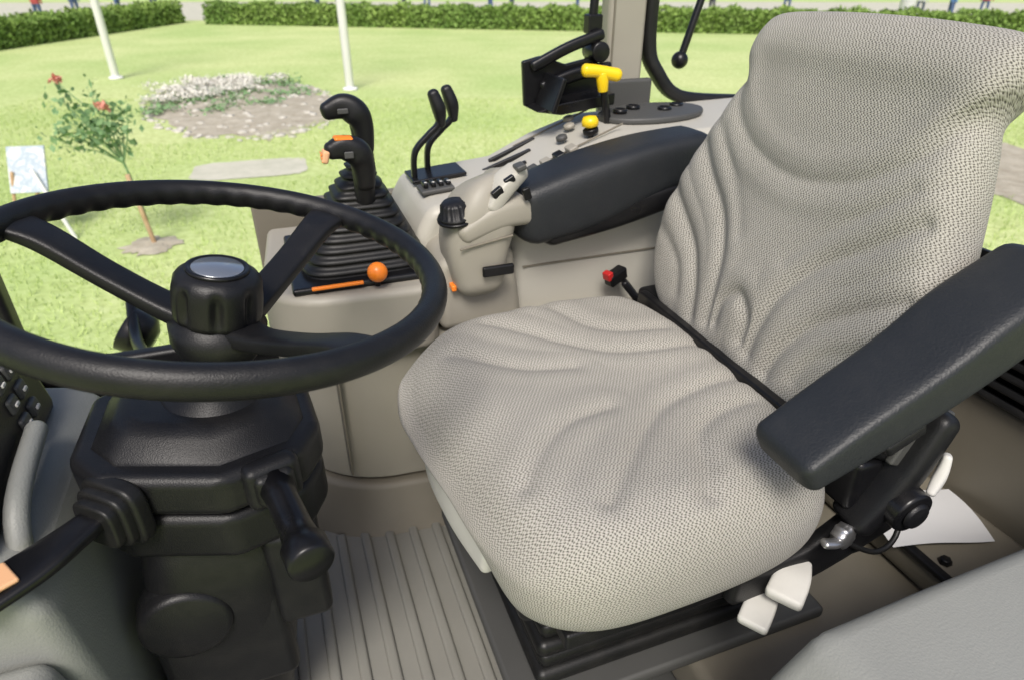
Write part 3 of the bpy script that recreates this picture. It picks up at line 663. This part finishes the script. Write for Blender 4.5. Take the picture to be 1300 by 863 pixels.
def person(nm,X,Y,shirt,trous,rot=0):
    m,nt,b=newmat('clothes_'+nm.replace('.','_')); L=nt.links.new
    tc=N(nt,'ShaderNodeTexCoord'); sx=N(nt,'ShaderNodeSeparateXYZ'); L(tc.outputs['Object'],sx.inputs[0])
    r=N(nt,'ShaderNodeValToRGB'); r.color_ramp.interpolation='CONSTANT'; e=r.color_ramp.elements
    e[0].position=0; e[0].color=(.03,.03,.03,1); e[1].position=.05; e[1].color=(*trous,1)
    x=e.new(.5); x.color=(*shirt,1); x=e.new(.83); x.color=(.5,.3,.22,1); x=e.new(.945); x.color=(.06,.04,.03,1)
    dv=N(nt,'ShaderNodeMath'); dv.operation='DIVIDE'; dv.inputs[1].default_value=1.8; L(sx.outputs[2],dv.inputs[0]); L(dv.outputs[0],r.inputs[0]); L(r.outputs[0],b.inputs['Base Color']); b.inputs['Roughness'].default_value=.85
    J=[((0,0,.95),.15),((0,0,1.2),.15),((0,0,1.42),.15),((0,0,1.52),.06),((0,.01,1.62),.09),((0,.01,1.74),.07),
       ((.19,0,1.40),.06),((.24,.02,1.12),.045),((.22,.08,.88),.035),((-.19,0,1.40),.06),((-.24,.02,1.12),.045),((-.22,.08,.88),.035),
       ((.10,0,.88),.09),((.11,.03,.48),.06),((.12,0,.08),.045),((.12,.14,.04),.04),((-.10,0,.88),.09),((-.12,.0,.48),.06),((-.13,-.06,.08),.045),((-.13,.08,.04),.04)]
    E=[(0,1),(1,2),(2,3),(3,4),(4,5),(2,6),(6,7),(7,8),(2,9),(9,10),(10,11),(0,12),(12,13),(13,14),(14,15),(0,16),(16,17),(17,18),(18,19)]
    me=bpy.data.meshes.new(nm); me.from_pydata([j[0] for j in J],E,[]); me.materials.append(m)
    o=bpy.data.objects.new(nm,me); COL.objects.link(o); o.location=G(X,Y,0); o.rotation_euler=(0,0,rot)
    md=o.modifiers.new('skin','SKIN')
    for i,j in enumerate(J): me.skin_vertices[0].data[i].radius=(j[1],j[1]*.75)
    me.skin_vertices[0].data[0].use_root=True; md.use_smooth_shade=True
    s_=o.modifiers.new('s','SUBSURF'); s_.levels=1; s_.render_levels=1
pc=[((.15,.28,.6),(.08,.12,.25)),((.6,.6,.62),(.10,.12,.16)),((.45,.08,.08),(.08,.12,.25)),((.1,.3,.5),(.25,.25,.28)),((.5,.5,.45),(.08,.08,.1)),((.1,.14,.3),(.12,.16,.3))]
pos=[(-19.5,26),(-20.6,26.8),(-18.5,28.5),(-19,24.2),(-21,28.5),(-18.2,30.5),(-17.2,32),(-16.2,33.2),(-9,34),(-8.2,34.5),(-5,34),(-4,34.6),(-1,34),(0,34.5),(3,33.5),(6,34),(9,33),(12,32),(18,30),(17,30.5),(20,31),(-22,31)]
for i,(X,Y) in enumerate(pos):
    s,t=pc[i%6]; person('pedestrian' if i==0 else 'pedestrian.%03d'%i,X,Y,s,t,random.uniform(0,6.28))
cen=[G(random.uniform(-140,140),random.uniform(95,120),random.uniform(3,10)) for _ in range(160)]
leafcloud('distant_trees',cen,(2.4,2.4,2.0),20000,.7,HEDGE)
# ------------------------------------------------------------------ LIGHT
w=bpy.data.worlds.new('World'); sc.world=w; w.use_nodes=True; nt=w.node_tree
sky=nt.nodes.new('ShaderNodeTexSky'); sky.sky_type='NISHITA'; sky.sun_disc=False
EL=52
sky.sun_elevation=math.radians(EL)
dirv=Vector((-.35,-.80,0)).normalized()*math.cos(math.radians(EL)); dirv.z=math.sin(math.radians(EL))
sky.sun_rotation=math.atan2(dirv.x,dirv.y)
sky.dust_density=4.0; sky.air_density=.8
nt.links.new(sky.outputs[0],nt.nodes['Background'].inputs[0]); nt.nodes['Background'].inputs[1].default_value=.15
sl=bpy.data.lights.new('sun','SUN'); sl.energy=2.9; sl.angle=math.radians(20); sl.color=(1,.965,.91)
so=bpy.data.objects.new('sun',sl); COL.objects.link(so); so.rotation_euler=(-dirv).to_track_quat('-Z','Y').to_euler()
sc.view_settings.view_transform='Standard'; sc.view_settings.look='None'; sc.view_settings.exposure=0
